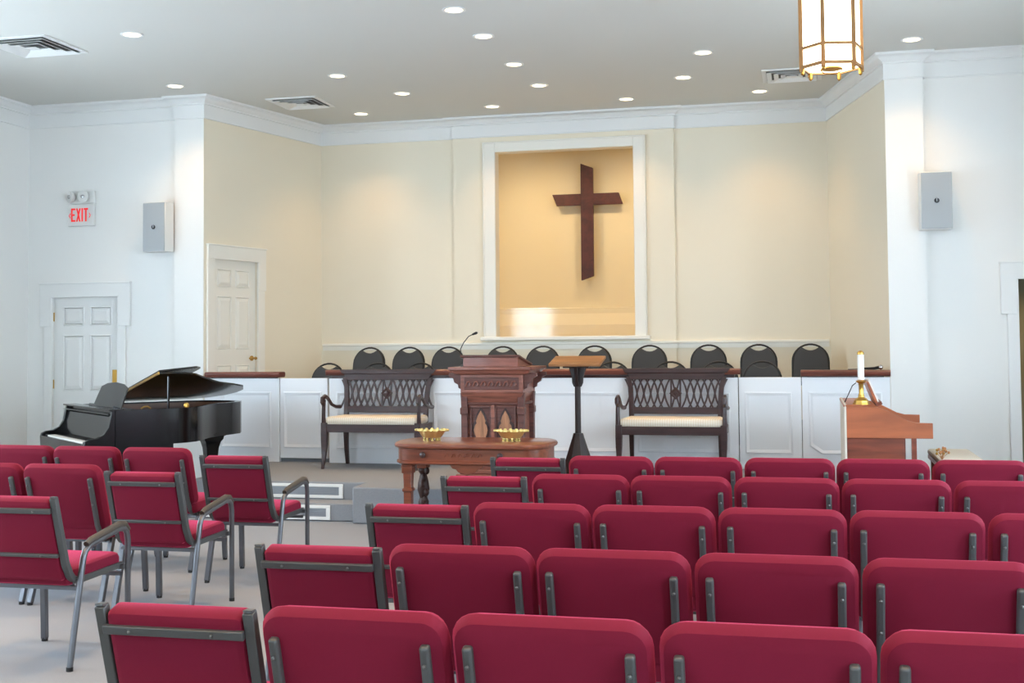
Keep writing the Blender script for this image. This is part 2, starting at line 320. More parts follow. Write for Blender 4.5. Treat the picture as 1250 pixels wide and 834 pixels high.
# ---- side windows (out of the photograph, they bring the daylight)
k = 1
for side, X, ys in ((-1, XL, WIN_Y), (1, XR, WIN_Y), (0, YR, WIN_X)):
    for y in ys:
        rear = side == 0; side = side or 1
        w = bpy.data.objects.new('window_%d' % k, None); COL.objects.link(w); w.location = (X + side * .08, y, 0); struct(w); k += 1
        g = G()
        for yy in (-.58, .54): g.box(-.03, .03, yy, yy + .04, WZ0, WZ1)
        for zz in (WZ0, WZ1 - .04, (WZ0 + WZ1) / 2 - .02): g.box(-.03, .03, -.54, .54, zz, zz + .04)
        for zz in (1.47, 2.63): g.box(-.012, .012, -.54, .54, zz - .01, zz + .01)
        for yy in (-.18, .18): g.box(-.012, .012, yy - .01, yy + .01, WZ0 + .04, WZ1 - .04)
        g.build('window_frame', trim_m, w)
        for a, b in ((WZ0 + .04, 2.03), (2.07, WZ1 - .04)): G().box(-.003, .003, -.54, .54, a, b).build('pane', pane_m, w)
        g = G(); x = -side * .08 - side * .02
        g.box(min(x, x + side * .02), max(x, x + side * .02), -.7, -.6, WZ0 - .1, WZ1 + .1).box(min(x, x + side * .02), max(x, x + side * .02), .6, .7, WZ0 - .1, WZ1 + .1)
        g.box(min(x, x + side * .02), max(x, x + side * .02), -.7, .7, WZ1, WZ1 + .1).box(min(x, x + side * .02), max(x, x + side * .02), -.74, .74, WZ0 - .1, WZ0)
        g.build('window_casing', trim_m, w)
        if rear: w.location = (y, YR - .08, 0); w.rotation_euler = (0, 0, -math.pi / 2); side = 0

# ================================================================== PLATFORM, STEPS, CHOIR WALL
PZ = .32; PX0, PX1 = -5.63, 2 * XC + 5.63; TX0, TX1 = -3.89, 2 * XC + 3.89
def carpet_box(name, label, *b):
    return struct(G().box(*b).build(name, stepcarpet_m, bevel=.015, seg=3), label)
carpet_box('floor_platform', 'grey carpeted platform', PX0, PX1, 10.5, 12.3, 0, PZ)
carpet_box('floor_platform_front', 'projecting carpeted centre of the platform', TX0, TX1, 10.14, 10.52, 0, PZ)
carpet_box('floor_step_left', 'carpeted step left of the pulpit', PX0, TX0, 10.24, 10.51, 0, .16)
carpet_box('floor_step_right', 'carpeted step right of the pulpit', TX1, PX1, 10.24, 10.51, 0, .16)
struct(G().box(-6.2, .6, 12.26, 14.3, 0, .5).build('floor_choir', stepcarpet_m, smooth=False), 'choir floor behind the panelled wall')
struct(G().box(-5.75, .14, 13.25, 14.3, .5, .67).build('floor_choir_riser', stepcarpet_m, smooth=False))
def grille(label, x0, x1, y, z0, z1):
    t = thing('riser_grille', label, 'grille', ((x0 + x1) / 2, y, z0), group='white framed grilles in the step risers')
    w = (x1 - x0) / 2; h = z1 - z0; f = .028
    G().box(-w, w, -.012, 0, 0, f).box(-w, w, -.012, 0, h - f, h).box(-w, -w + f * 1.4, -.012, 0, f, h - f).box(w - f * 1.4, w, -.012, 0, f, h - f).build('grille_frame', trim_m, t, .003)
    G().box(-w + f * 1.4, w - f * 1.4, -.003, 0, f, h - f).build('grille_back', gril_m, t)
    n = 6; me = G().box(-w + f * 1.4, w - f * 1.4, -.009, -.003, -.003, .003).mesh('louver', gril_m)
    for i in range(n): put(me, 'louver', t, loc=(0, 0, f + (h - 2 * f) * (i + .5) / n))
for n, (a, b) in (('left', (-5.40, -4.114)), ('right', (2 * XC + 4.114, 2 * XC + 5.40))):
    grille('white framed grille in the upper riser of the %s steps' % n, a, b, 10.5, .17, .30)
    grille('white framed grille in the lower riser of the %s steps' % n, a + .02, b - .02, 10.24, .012, .142)
def choir_panel(parent, x0, x1, z0, z1, y, clip=None):
    if clip: poly = [(x0 + clip[0], z0), (x1, z0), (x1, z1), (x0, z1), (x0, z0 + clip[1])]
    else: poly = [(x0, z0), (x1, z0), (x1, z1), (x0, z1)]
    def off(d):
        n = len(poly); out = []
        for i in range(n):
            p, q, r = Vector(poly[i - 1]), Vector(poly[i]), Vector(poly[(i + 1) % n])
            a = (q - p).normalized(); b = (r - q).normalized(); na = Vector((-a.y, a.x)); nb = Vector((-b.y, b.x)); k = (na + nb).normalized(); out.append(q + k * d / k.dot(na))
        return out
    g = G(); R = [[(u, y - h, w) for u, w in off(d)] for d, h in ((0, 0), (.003, .012), (.012, .016), (.024, .009), (.034, .004), (.036, 0))]
    return g.loft(R, cap=False).build('panel_moulding', panel_m, parent)
def choir_wall(name, label, x0, x1, z0, yf, panels, rail=None, clip=None, top=1.212, cat='choir wall'):
    t = thing(name, label, cat, (0, 0, 0))
    G().box(x0, x1, yf, yf + .05, z0, top).build('wall_board', panel_m, t, .004)
    for a, b in panels: choir_panel(t, a, b, .47, 1.068, yf, clip)
    if rail:
        a, b, z = rail
        G().box(a + .06, b - .06, yf - .005, yf + .055, top, z + .005).build('rail_shadow_block', mahog_m, t)  # dark block standing in for the shaded gap under the rail
        G().loft([[(a, yf - .05 + q[0], z + q[1]) for q in ((.012, 0), (.15, 0), (.165, .02), (.165, .045), (.15, .06), (.012, .06), (0, .045), (0, .018))], [(b, yf - .05 + q[0], z + q[1]) for q in ((.012, 0), (.15, 0), (.165, .02), (.165, .045), (.15, .06), (.012, .06), (0, .045), (0, .018))]]).build('hand_rail', rail_m, t, .006, label='polished mahogany cap rail')
    return t
YW = 12.20
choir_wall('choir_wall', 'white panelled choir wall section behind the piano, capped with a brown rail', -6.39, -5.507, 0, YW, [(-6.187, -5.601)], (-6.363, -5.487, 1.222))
choir_wall('choir_gate', 'white panelled gate without rail left of the left bench', -5.50, -4.955, .36, YW + .005, [(-5.459, -5.02)], cat='gate')
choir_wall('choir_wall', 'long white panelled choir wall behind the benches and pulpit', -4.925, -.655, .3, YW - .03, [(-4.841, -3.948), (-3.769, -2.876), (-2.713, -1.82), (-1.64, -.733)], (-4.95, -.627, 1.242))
choir_wall('choir_gate', 'white panelled gate without rail right of the right bench', -.648, -.052, .3, YW, [(-.591, -.14)], cat='gate')
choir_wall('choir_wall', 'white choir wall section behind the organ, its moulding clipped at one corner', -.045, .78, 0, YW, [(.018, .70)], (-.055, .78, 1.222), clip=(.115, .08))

# ================================================================== CEILING FITTINGS
can_me = None
def can_light(x, y, label, watts=CAN_W, z=CEIL):
    t = thing('recessed_light', label, 'ceiling light', (x, y, z), group='recessed ceiling lamps')
    G().lathe([(.075, -.001), (.075, -.006), (.082, -.009), (.098, -.007), (.1, -.001)], 28).build('trim_ring', trim_m, t)
    G().lathe([(.074, -.004), (.06, -.006), (.001, -.007)], 28).build('lens', lampglow_m, t, label='glowing warm lens')
    l = bpy.data.lights.new('recessed_lamp', 'SPOT'); l.energy = watts; l.color = WARM; l.spot_size = math.radians(108); l.spot_blend = .9; l.shadow_soft_size = .07
    o = bpy.data.objects.new('recessed_lamp', l); COL.objects.link(o); o.parent = t; o.location = (0, 0, -.03)
for x, y, l in ((-2.77, 9.58, 'recessed lamp of the centre line nearest the camera'), (-2.757, 10.48, 'recessed lamp of the centre line, second from the camera'), (-2.75, 11.63, 'recessed lamp of the centre line, third from the camera'),
                (-2.72, 12.66, 'recessed lamp of the centre line farthest from the camera, in front of the niche'), (-5.728, 9.594, 'recessed lamp beside the large left ceiling vent'), (-6.436, 11.64, 'recessed lamp above the left pilaster'),
                (-4.609, 11.64, 'recessed lamp right of the small left ceiling vent'), (-4.257, 12.66, 'recessed lamp between the left vent and the niche'), (-5.108, 13.65, 'recessed lamp in the left corner of the choir alcove'),
                (-3.491, 13.65, 'recessed lamp above the left edge of the niche'), (-1.924, 13.65, 'recessed lamp above the right edge of the niche'), (-1.192, 12.69, 'recessed lamp right of the niche, nearer of the close pair'),
                (-.902, 11.64, 'recessed lamp left of the lantern, higher in the picture'), (-.445, 13.63, 'recessed lamp in the right corner of the choir alcove'), (.996, 11.646, 'recessed lamp above the right pilaster')):
    can_light(x, y, l)
# the same lamps go on over the seats, behind the picture's upper edge
for i, y in enumerate((7.6, 5.6, 3.6, 1.6, -.4)):
    for x, n in ((-5.728, 'left'), (-2.77, 'middle'), (.2, 'right')):
        can_light(x, y, 'recessed lamp over the seats, %s of its row, %s row back from the lantern' % (n, ['first', 'second', 'third', 'fourth', 'fifth'][i]), SEAT_W)
can_light(2.4, 13.0, 'added unseen lamp brightening the passage behind the open doorway', 70, 2.6)  # added lamp, out of view, brightens the olive passage wall
def vent(x, y, label, s=.3):
    t = thing('ceiling_vent', label, 'vent', (x, y, CEIL), group='square ceiling air vents')
    def ringmesh(a, za, b, zb, th): return G().loft([[(sx * a, sy * a, za) for sx, sy in Q], [(sx * b, sy * b, zb) for sx, sy in Q], [(sx * b, sy * b, zb + th) for sx, sy in Q], [(sx * a, sy * a, za + th) for sx, sy in Q], [(sx * a, sy * a, za) for sx, sy in Q]], cap=False)
    Q = ((-1, -1), (1, -1), (1, 1), (-1, 1))
    ringmesh(s, -.012, s - .045, -.012, .011).build('vent_frame', trim_m, t, smooth=False)
    G().box(-s + .03, s - .03, -s + .03, s - .03, -.004, -.001).build('vent_backing', ventgrey_m, t)
    for k in range(3): ringmesh(s - .05 - k * .07, -.03, s - .095 - k * .07, -.008, .003).build('louver', trim_m, t, smooth=False)
    G().box(-.05, .05, -.05, .05, -.03, -.026).build('vent_centre', trim_m, t)
vent(-6.80, 9.72, 'square air vent in the ceiling at the far left of the picture', .34)
vent(-5.521, 12.82, 'square ceiling vent inside the left end of the choir alcove')
vent(-.09, 12.86, 'square ceiling vent half hidden behind the hanging lantern')

# ---- lantern
LX, LY = .206, 8.6
t = thing('pendant_lantern', 'glowing six-sided brass lantern hanging from the ceiling', 'lantern', (LX, LY, 3.44))
HEX = [(math.cos(math.radians(a)), math.sin(math.radians(a))) for a in range(14, 374, 60)]
R = .208; HB = .74
for i in range(6):
    x0, y0 = HEX[i]; x1, y1 = HEX[(i + 1) % 6]
    for za, zb in ((.012, .115), (.14, HB)):
        q = R * .955; g = G(); n = Vector((x0 + x1, y0 + y1, 0)).normalized() * .004
        a, b = Vector((x0 * q, y0 * q, za)), Vector((x1 * q, y1 * q, za)); c, d = Vector((x1 * q, y1 * q, zb)), Vector((x0 * q, y0 * q, zb))
        g.loft([[a, b, c, d], [a + n, b + n, c + n, d + n]]).build('glass_pane', lantglow_m, t)
    G().tube([(x0 * R, y0 * R, -.03), (x0 * R, y0 * R, HB + .02)], .0135, sq=True).build('corner_post', bronze_m, t)
    G().lathe([(.004, -.055), (.013, -.045), (.014, -.01), (.006, 0)], 8, (x0 * R * .96, y0 * R * .96)).build('finial', brass_m, t)
    for zz in (.0, .128, HB):
        G().tube([(x0 * R, y0 * R, zz), (x1 * R, y1 * R, zz)], .0095, sq=True).build('frame_bar', bronze_m, t)
G().prism([(x * R * .95, y * R * .95) for x, y in HEX], 'z', .002, .008).build('bottom_glass', lantglow_m, t)
G().lathe([(.07, -.003), (.075, -.012), (.045, -.02), (.001, -.022)], 20).build('bottom_cap', brass_m, t)
G().tube([(.07 * math.cos(a / 8 * 3.1416), 0, -.015 - .03 * math.sin(a / 8 * 3.1416)) for a in range(9)], .004).build('pull_ring', brass_m, t)
G().loft([[(x * R, y * R, HB + .01) for x, y in HEX], [(x * .05, y * .05, HB + .10) for x, y in HEX]]).build('lantern_roof', bronze_m, t, smooth=False)
G().tube([(0, 0, HB + .09), (0, 0, CEIL - 3.44)], .008).build('stem', bronze_m, t)

# ================================================================== EXIT SIGN, SPEAKERS
t = thing('exit_sign', 'white emergency exit sign with red lettering and two lamp heads', 'sign', (-7.92, YF, 2.93))
G().box(-.165, .165, -.05, 0, 0, .25).build('sign_housing', whitepl_m, t, .008)
G().box(-.14, .165, -.045, 0, .252, .40).build('battery_housing', whitepl_m, t, .012)
def letter(polys, x, name):
    g = G()
    for p in polys: g.prism([(x + u * .05, .05 + w * .15) for u, w in p], 'y', -.056, -.049)
    g.build(name, red_m, t, smooth=False)
bx = lambda a, b, c, d: [(a, c), (b, c), (b, d), (a, d)]
letter([bx(0, .3, 0, 1), bx(.3, 1, 0, .13), bx(.3, .85, .44, .57), bx(.3, 1, .87, 1)], -.115, 'letter_e')
letter([[(0, 0), (.3, 0), (1.1, 1), (.8, 1)], [(0, 1), (.8, 0), (1.1, 0), (.3, 1)]], -.052, 'letter_x')
letter([bx(0, .32, 0, 1)], .016, 'letter_i')
letter([bx(.36, .68, 0, .87), bx(0, 1.04, .87, 1)], .044, 'letter_t')
letter([[(0, .45), (.35, .65), (.35, .58), (.14, .45), (.35, .32), (.35, .25)]], -.145, 'chevron')
letter([[(.35, .45), (0, .65), (0, .58), (.21, .45), (0, .32), (0, .25)]], .112, 'chevron')
for x, a in ((-.10, .55), (.06, -.1)):
    MM = Matrix.Translation((x, -.085, .325)) @ Matrix.Rotation(-a, 4, 'Z') @ Matrix.Rotation(math.pi / 2, 4, 'X')
    h = G().lathe([(.02, -.05), (.05, -.03), (.066, .01), (.066, .02), (.06, .024), (.02, .022)], 20, M=MM).build('lamp_head', whitepl_m, t)
    G().lathe([(.024, .018), (.022, .03), (.001, .034)], 14, M=MM).build('lamp_bulb', chrome_m, h)
def speaker(label, x, rz):
    t = thing('wall_speaker', label, 'speaker', (x, YF - .16, 2.60), rz, 'grey wall loudspeakers')
    G().box(-.145, .145, -.06, .10, 0, .545).build('cabinet', whitepl_m, t, .008)
    G().box(-.138, .138, -.068, -.058, .008, .537).build('grille_cloth', grey_m, t, .004)
    MM = Matrix.Translation((0, -.07, .27)) @ Matrix.Rotation(math.pi / 2, 4, 'X')
    b = G().lathe([(.012, -.002), (.024, -.002), (.024, .004), (.012, .004)], 18, M=MM).build('badge_ring', blackmet_m, t)
    G().box(-.004, .004, -.0755, -.07, .262, .30).build('badge_mark', chrome_m, b)
    G().box(-.03, .03, .09, .17, .2, .34).build('bracket', dsteel_m, t)
speaker('grey loudspeaker on the wall left of the alcove', -6.90, math.radians(-6))
speaker('grey loudspeaker on the wall right of the alcove', 1.215, math.radians(3))

# ================================================================== CROSS
poly = [(-2.838, 3.918), (-2.675, 3.856), (-2.675, 3.520), (-2.338, 3.520), (-2.286, 3.370), (-2.680, 3.370), (-2.680, 2.436), (-2.842, 2.380), (-2.842, 3.370), (-3.162, 3.370), (-3.221, 3.520), (-2.838, 3.520)]
o = thing('wooden_cross', 'dark wooden cross with slanted ends hanging in the lit niche', 'cross', (0, 0, 0))
vb = [poly[0], poly[1], poly[6], poly[7]]; G().prism(vb, 'y', 15.74, 15.80).build('upright_beam', cross_m, o, .004)
G().prism([poly[3], poly[4], poly[9], poly[10]], 'y', 15.745, 15.795).build('cross_beam', cross_m, o, .004)
G().box(-2.78, -2.74, 15.80, 15.90, 2.9, 2.96).box(-2.78, -2.74, 15.80, 15.90, 3.4, 3.46).build('wall_mount', dark_m, o)
# lamps inside the niche, above the opening
for i, x in enumerate((-3.45, -2.1)):
    t = thing('niche_spotlight', 'small lamp hidden above the %s side of the niche' % ('left' if i == 0 else 'right'), 'lamp', (x, 14.75, 4.22), group='lamps inside the niche')
    G().lathe([(.05, 0), (.05, -.10), (.06, -.14), (.055, -.14), (.045, -.10), (.001, -.09)], 16).build('lamp_can', trim_m, t)
    l = bpy.data.lights.new('niche_lamp', 'SPOT'); l.energy = 55; l.color = (1, .76, .46); l.spot_size = math.radians(140); l.spot_blend = 1; l.shadow_soft_size = .08
    o = bpy.data.objects.new('niche_lamp', l); COL.objects.link(o); o.parent = t; o.location = (0, 0, -.16); o.rotation_euler = (math.radians(25), 0, 0)

# ================================================================== SANCTUARY CHAIRS
LEAN0 = Vector((-.205, .455)); LEAN1 = Vector((-.33, .87))      # rear line of the back in (y, z)
dv = (LEAN1 - LEAN0).normalized(); nv = Vector((dv.y, -dv.x))    # along the back, and towards the sitter
def on_back(u, v, d, o0=LEAN0): q = o0 + dv * v + nv * d; return (u, q.x, q.y)
BLEN = (LEAN1 - LEAN0).length
def seat_part(t, w):
    pillow(w, .48, .085, .05, .03, lambda u, v, d: (u, v + .045, .395 + d + .012 * (v > .1))).build('seat', fabric_m, t)
def leg_tube(pts, t, m=None): return G().tube(pts, .0155, sq=True).build('leg', m or steel_m, t, .003)
def glides(t, xs):
    for x in xs:
        for y in (-.235, .285): G().lathe([(.017, 0), (.017, .02)], 8, (x, y)).build('foot_glide', glide_m, t)
def make_regular():
    t = thing('sanctuary_chair', 'chair', 'chair')
    seat_part(t, .50)
    b = pillow(.532, BLEN - .014, .09, .07, .046, lambda u, v, d: on_back(u, v + BLEN / 2 - .014, d), rb=.05).build('backrest', fabric_m, t)
    for s in (-1, 1):
        pts = [on_back(s * .212, BLEN * .80, -.008), on_back(s * .212, .04, -.008), (s * .212, -.185, .42), (s * .212, -.14, .395), (s * .225, .25, .40)]
        G().tube(pts, .0135, sq=True).build('back_upright', dsteel_m, t, .008, 3)
        for v in (.68, .42): G().ball(on_back(s * .212, BLEN * v, -.025), .006, 8).build('bolt', bolt_m, t)
        leg_tube([(s * .235, .26, .40), (s * .24, .285, .012)], t); leg_tube([(s * .235, -.10, .40), (s * .24, -.235, .012)], t)
    for y in (.22, -.13): G().box(-.235, .235, y, y + .025, .375, .395).build('seat_rail', steel_m, t)
    for x in (-.262, .23): G().box(x, x + .032, .05, .07, .37, .385).build('ganging_bracket', steel_m, t)
    glides(t, (-.24, .24)); return t
def make_end(side):       # side = +1: arm on the right
    t = thing('aisle_chair', 'chair', 'chair'); W2 = .225; ob = LEAN0
    L2 = BLEN - .027
    seat_part(t, .46)
    pillow(2 * W2 - .034, L2 + .02, .08, .02, .022, lambda u, v, d: on_back(u, v + L2 / 2 - .02, d - .022)).build('backrest', fabric_m, t)
    for s in (-1, 1):
        q = on_back(s * W2, L2, 0); pts = [q, on_back(s * W2, .06, 0), (s * W2, -.19, .455), (s * W2, -.165, .43), (s * W2, -.12, .415), (s * W2, .27, .425)]
        G().tube(pts, .0155, sq=True).build('back_upright', dsteel_m, t, .003)
        G().box(s * W2 - .013, s * W2 + .013, q[1] - .013, q[1] + .013, q[2], q[2] + .006).build('post_cap', bolt_m, t)
    for v, h in ((.855, .013), (.28, .009)):
        c = G()
        rings = [[on_back(x, L2 * v + h * k, d) for k, d in ((-1, -.034), (1, -.034), (1, -.018), (-1, -.018))] for x in (-W2 + .012, W2 - .012)]
        cb = c.loft(rings).build('cross_bar', dsteel_m, t, .003)
        for x in (-.13, .12): G().ball(on_back(x, L2 * v, -.036), .005, 8).build('bolt', bolt_m, cb)
    xa = side * (W2 + .035)
    path = [(xa, -.235, .012), (xa, -.14, .46), (xa, -.125, .525), (xa, -.11, .555), (xa, -.075, .578), (xa, .20, .622), (xa, .245, .618), (xa, .272, .595), (xa, .283, .55), (xa, .285, .012)]
    G().tube(path, .0155, 10).build('arm_leg_loop', steel_m, t, label='bent steel tube forming arm and both legs')
    G().tube([(xa, -.10, .588), (xa, -.06, .605), (xa, .20, .645), (xa, .25, .638), (xa, .282, .605)], .018, 10, rs=[.0155, .0165, .0175, .0165, .0155]).build('arm_pad', pad_m, t)
    for y in (.24, -.16): G().box(min(side * W2, xa), max(side * W2, xa), y, y + .02, .405, .43).build('arm_bracket', steel_m, t)
    xb = -side * (W2 + .008)
    leg_tube([(xb, .27, .42), (xb, .285, .012)], t); leg_tube([(xb, -.12, .42), (xb, -.235, .012)], t)
    for y in (.24, -.15): G().box(-.24, .24, y, y + .022, .37, .39).build('seat_rail', steel_m, t)
    glides(t, (xa, xb)); return t
regular = make_regular(); end_r = make_end(1); end_l = make_end(-1); used = set()
ROWN = ['nearest row', 'second row from the camera', 'third row from the camera', 'fourth row from the camera', 'farthest row']
ORD = ['first', 'second', 'third', 'fourth', 'fifth', 'sixth']
def place(proto, x, y, rz, label, group):
    if proto.name in used: o = copy_tree(proto)
    else: used.add(proto.name); o = proto
    o.location = (x, y, 0); o.rotation_euler = (0, 0, rz); tag(o, label, 'chair', group)
JX = [-1.452, -.929, -.38, .158, .705, 1.245]
for r, (y, ye, n) in enumerate(((3.07, 3.09, 4), (4.10, 4.11, 4), (5.24, 5.25, 5), (6.43, 6.42, 5), (7.50, 7.50, 5))):
    for c in range(n):
        place(regular, (JX[c] + JX[c + 1]) / 2, y + .33 + .012 * (c - 1.5) * (1 if r in (0, 4) else .3), random.uniform(-.006, .006), 'crimson chair, %s from the aisle chair, %s, right block' % (ORD[c], ROWN[r]), 'crimson chairs of the right block')
    place(end_l, -1.712, ye + .33, 0, 'crimson aisle chair with steel-framed back, %s, right block' % ROWN[r], 'aisle chairs of the right block')
for x, y, l in ((-3.755, 5.22, 'crimson aisle chair with one arm, nearest to the camera in the left block'), (-3.72, 6.35, 'crimson aisle chair with one arm in the middle of the left block\'s aisle'), (-3.655, 7.37, 'crimson aisle chair with one arm nearest the carpeted steps')):
    place(end_r, x, y + .33, 0, l, 'aisle chairs of the left block')
for x, y, l in ((-4.385, 6.52, 'crimson padded chair behind the arm of the nearest left-block aisle chair'), (-4.93, 6.53, 'crimson padded chair cut by the picture\'s left edge, nearer of two'), (-4.415, 7.68, 'crimson padded chair directly left of the aisle chair nearest the steps'),
                (-4.985, 7.71, 'crimson padded chair in front of the piano keyboard, farthest left-block row'), (-5.53, 7.74, 'crimson padded chair cut by the left edge in the farthest left-block row')):
    place(regular, x, y + .33, 0, l, 'crimson chairs of the left block')

# ================================================================== CHOIR CHAIRS
def make_choir():
    t = thing('choir_chair', 'chair', 'chair'); w = .19; hz = .86; pts = []
    ly = lambda z: -.16 - (z - .45) * .22
    circ = lambda a, k=1: (-w * k * math.cos(math.radians(a)), .672 + .185 * k * math.sin(math.radians(a)))
    arch = [(-w, .30), (-w, .52)] + [circ(a) for a in range(0, 181, 12)] + [(w, .52), (w, .30)]
    G().tube([(x, ly(z), z) for x, z in arch], .0105, 8).build('back_frame', blackmet_m, t)
    L_ = [(-w, .48)] + [circ(a, .97) for a in range(0, 61, 10)] + [(-w * .30, .806), (-w * .15, .796), (0, .793)]; poly = L_ + [(-x, z) for x, z in reversed(L_[:-1])]
    G().loft([[(x, ly(z) - .012, z) for x, z in poly], [(x * .98, ly(z) + .03, z - .002) for x, z in poly]]).build('back_pad', blackpad_m, t, .006)
    pillow(.40, .40, .05, .07, .02, lambda u, v, d: (u, v + .04, .43 + d)).build('seat', blackpad_m, t)
    for s in (-1, 1):
        G().tube([(s * .19, ly(.35), .36), (s * .195, -.14, .42), (s * .195, .18, .42), (s * .2, .22, .39), (s * .2, .25, 0)], .011, 8).build('leg', blackmet_m, t)
        G().tube([(s * .19, -.10, .42), (s * .2, -.24, 0)], .011, 8).build('leg', blackmet_m, t)
    return t
choir = make_choir()
def place_choir(x, y, z, label, g):
    o = choir if 'c' not in used else copy_tree(choir); used.add('c')
    o.location = (x, y, z); o.rotation_euler = (0, 0, math.pi); tag(o, label, 'chair', g)
# the chairs face the congregation: their backs stand at the far side
bn = ['first', 'second', 'third', 'fourth', 'fifth', 'sixth', 'seventh', 'eighth', 'ninth', 'tenth']
for i, x in enumerate((-4.984, -4.498, -4.02, -3.375, -2.904, -2.31, -1.691, -1.041, -.5, .047)):
    place_choir(x, 13.6 - .25, .67, 'black choir chair with rounded back, %s from the left of the rear row' % bn[i], 'black choir chairs, rear row')
for i, (x, l) in enumerate(((-5.175, 'black choir chair standing alone low behind the left gate'), (-4.60, 'black choir chair of the front row seen over the left end of the left bench'), (-4.105, 'black choir chair of the front row peeping over the right end of the left bench'),
                (-1.985, 'black choir chair of the front row seen right of the lectern'), (-1.375, 'black choir chair of the front row above the middle of the right bench'), (-.878, 'black choir chair of the front row above the right end of the right bench'), (-.439, 'black choir chair of the front row above the right gate'))):
    place_choir(x, 12.80 - .25, .5, l, 'black choir chairs, front row')

# ================================================================== BENCHES
def make_bench(loc, label):
    t = thing('settee_bench', label, 'bench', loc, 0, 'dark wooden settees on the platform'); w = .525
    dp = .45
    for s in (-1, 1):
        x = s * (w - .03)
        G().loft([[(x + a * r, b * r + dy, z) for a, b in ((-1, -1), (1, -1), (1, 1), (-1, 1))] for z, r, dy in ((0, .014, -.04), (.015, .013, -.035), (.06, .015, -.015), (.14, .021, .004), (.24, .028, .014), (.34, .031, .018), (.46, .03, .018))]).build('leg', mahog_m, t, .003)
        G().loft([[(s * (w - .09) + a * r, dp + b * r + dy, z) for a, b in ((-1, -1), (1, -1), (1, 1), (-1, 1))] for z, r, dy in ((0, .017, .05), (.15, .02, .02), (.40, .024, 0))]).build('leg', mahog_m, t, .003)
        G().loft([[(s * (w - .09 + ox) + a * .024, dp + b * .02 + dy, z) for a, b in ((-1, -1), (1, -1), (1, 1), (-1, 1))] for z, ox, dy in ((.38, 0, 0), (.55, 0, .02), (.68, .002, .04), (.80, .012, .06), (.90, .035, .08))]).build('back_post', mahog_m, t, .004)
        # arm with a scrolled front and a curved support
        xa = s * (w - .02)
        arm = G().tube([(xa, dp + .02, .60), (xa, dp - .10, .605), (xa, dp - .22, .635), (xa, .13, .70), (xa, .05, .725), (xa, -.01, .705), (xa, -.02, .67), (xa, .005, .65), (xa, .03, .67)], .02, 8, rs=[.022, .018, .016, .018, .022, .024, .022, .02, .014]).build('arm', mahog_m, t)
        G().tube([(xa, .03, .69), (xa, .02, .62), (xa, .015, .54), (xa, .02, .44)], .018, 8, rs=[.02, .019, .02, .024]).build('arm_support', mahog_m, t)
    G().box(-w + .02, w - .02, -.005, .035, .365, .445).box(-w + .03, w - .03, dp - .02, dp + .02, .365, .44).box(-w + .012, -w + .05, .02, dp, .365, .445).box(w - .05, w - .012, .02, dp, .365, .445).build('seat_frame', mahog_m, t, .004)
    pillow(2 * w - .06, dp + .01, .085, .04, .035, lambda u, v, d: (u * (1 - .06 * max(0, v / .23)), v + dp / 2 + .012, .435 + d * (1 - .5 * (2 * v / dp) ** 6 * 0))).build('seat_cushion', cream_m, t)
    yb = lambda z: dp + .0 + max(0, z - .4) * .16
    bw = w - .07
    def bar(z0, z1, hw0, hw1, name, th=.022, oy=0): G().loft([[(a * hw0, yb(z0) + b * th + oy, z0) for a, b in ((-1, -1), (1, -1), (1, 1), (-1, 1))], [(a * hw1, yb(z1) + b * th + oy, z1) for a, b in ((-1, -1), (1, -1), (1, 1), (-1, 1))]]).build(name, mahog_m, t, .004)
    bar(.54, .605, bw, bw, 'lower_rail'); bar(.875, .94, bw - .01, bw + .03, 'top_rail', .018)
    bar(.94, .985, bw + .045, bw + .075, 'crest_rail', .026)
    z0, z1 = .60, .88; sp = .068; dx = .10
    for sgn in (1, -1):
        sl = []
        for k in range(9):
            f = k / 8; x = sgn * dx * (f - .5 + .08 * math.sin(2 * math.pi * f)); z = z0 + (z1 - z0) * f
            sl.append([(x + a * .0088, yb(z) + b * .008 + sgn * .003, z) for a, b in ((-1, -1), (1, -1), (1, 1), (-1, 1))])
        me = G().loft(sl).mesh('lattice_slat', mahog_m)
        for side in (-1, 1):
            for i in range(6): put(me, 'lattice_slat', t, loc=(side * (.11 + sp * i), 0, 0))
    for x in (-.045, .045): bar(z0, z1, .001, .001, 'centre_stile') if 0 else G().loft([[(x + a * .008, yb(z) + b * .008, z) for a, b in ((-1, -1), (1, -1), (1, 1), (-1, 1))] for z in (z0, z1)]).build('centre_stile', mahog_m, t)
    zc = (z0 + z1) / 2; y = yb(zc) - .02
    G().loft([[(a * s, y + .008 - h, zc + b * s) for a, b in ((-1, 0), (0, -1), (1, 0), (0, 1))] for s, h in ((.062, -.02), (.062, .0), (.05, .008), (.032, .002), (.03, .002), (.026, .012), (.012, .014))]).build('diamond_rosette', mahog_m, t, smooth=False)
    for sx in (-1, 1):
        G().tube([(sx * .04, yb(z1), z1), (0, yb(zc) - .002, zc), (sx * .04, yb(z0), z0)], .008, 6).build('lattice_slat', mahog_m, t)
    return t
make_bench((-4.255, 11.60, PZ), 'dark lattice-back settee with cream seat left of the pulpit')
make_bench((-1.255, 11.60, PZ), 'dark lattice-back settee with cream seat right of the lectern')

# ================================================================== PULPIT
t = thing('pulpit', 'carved brown wooden pulpit with two pointed arch panels', 'pulpit', (-2.765, 10.95, PZ))
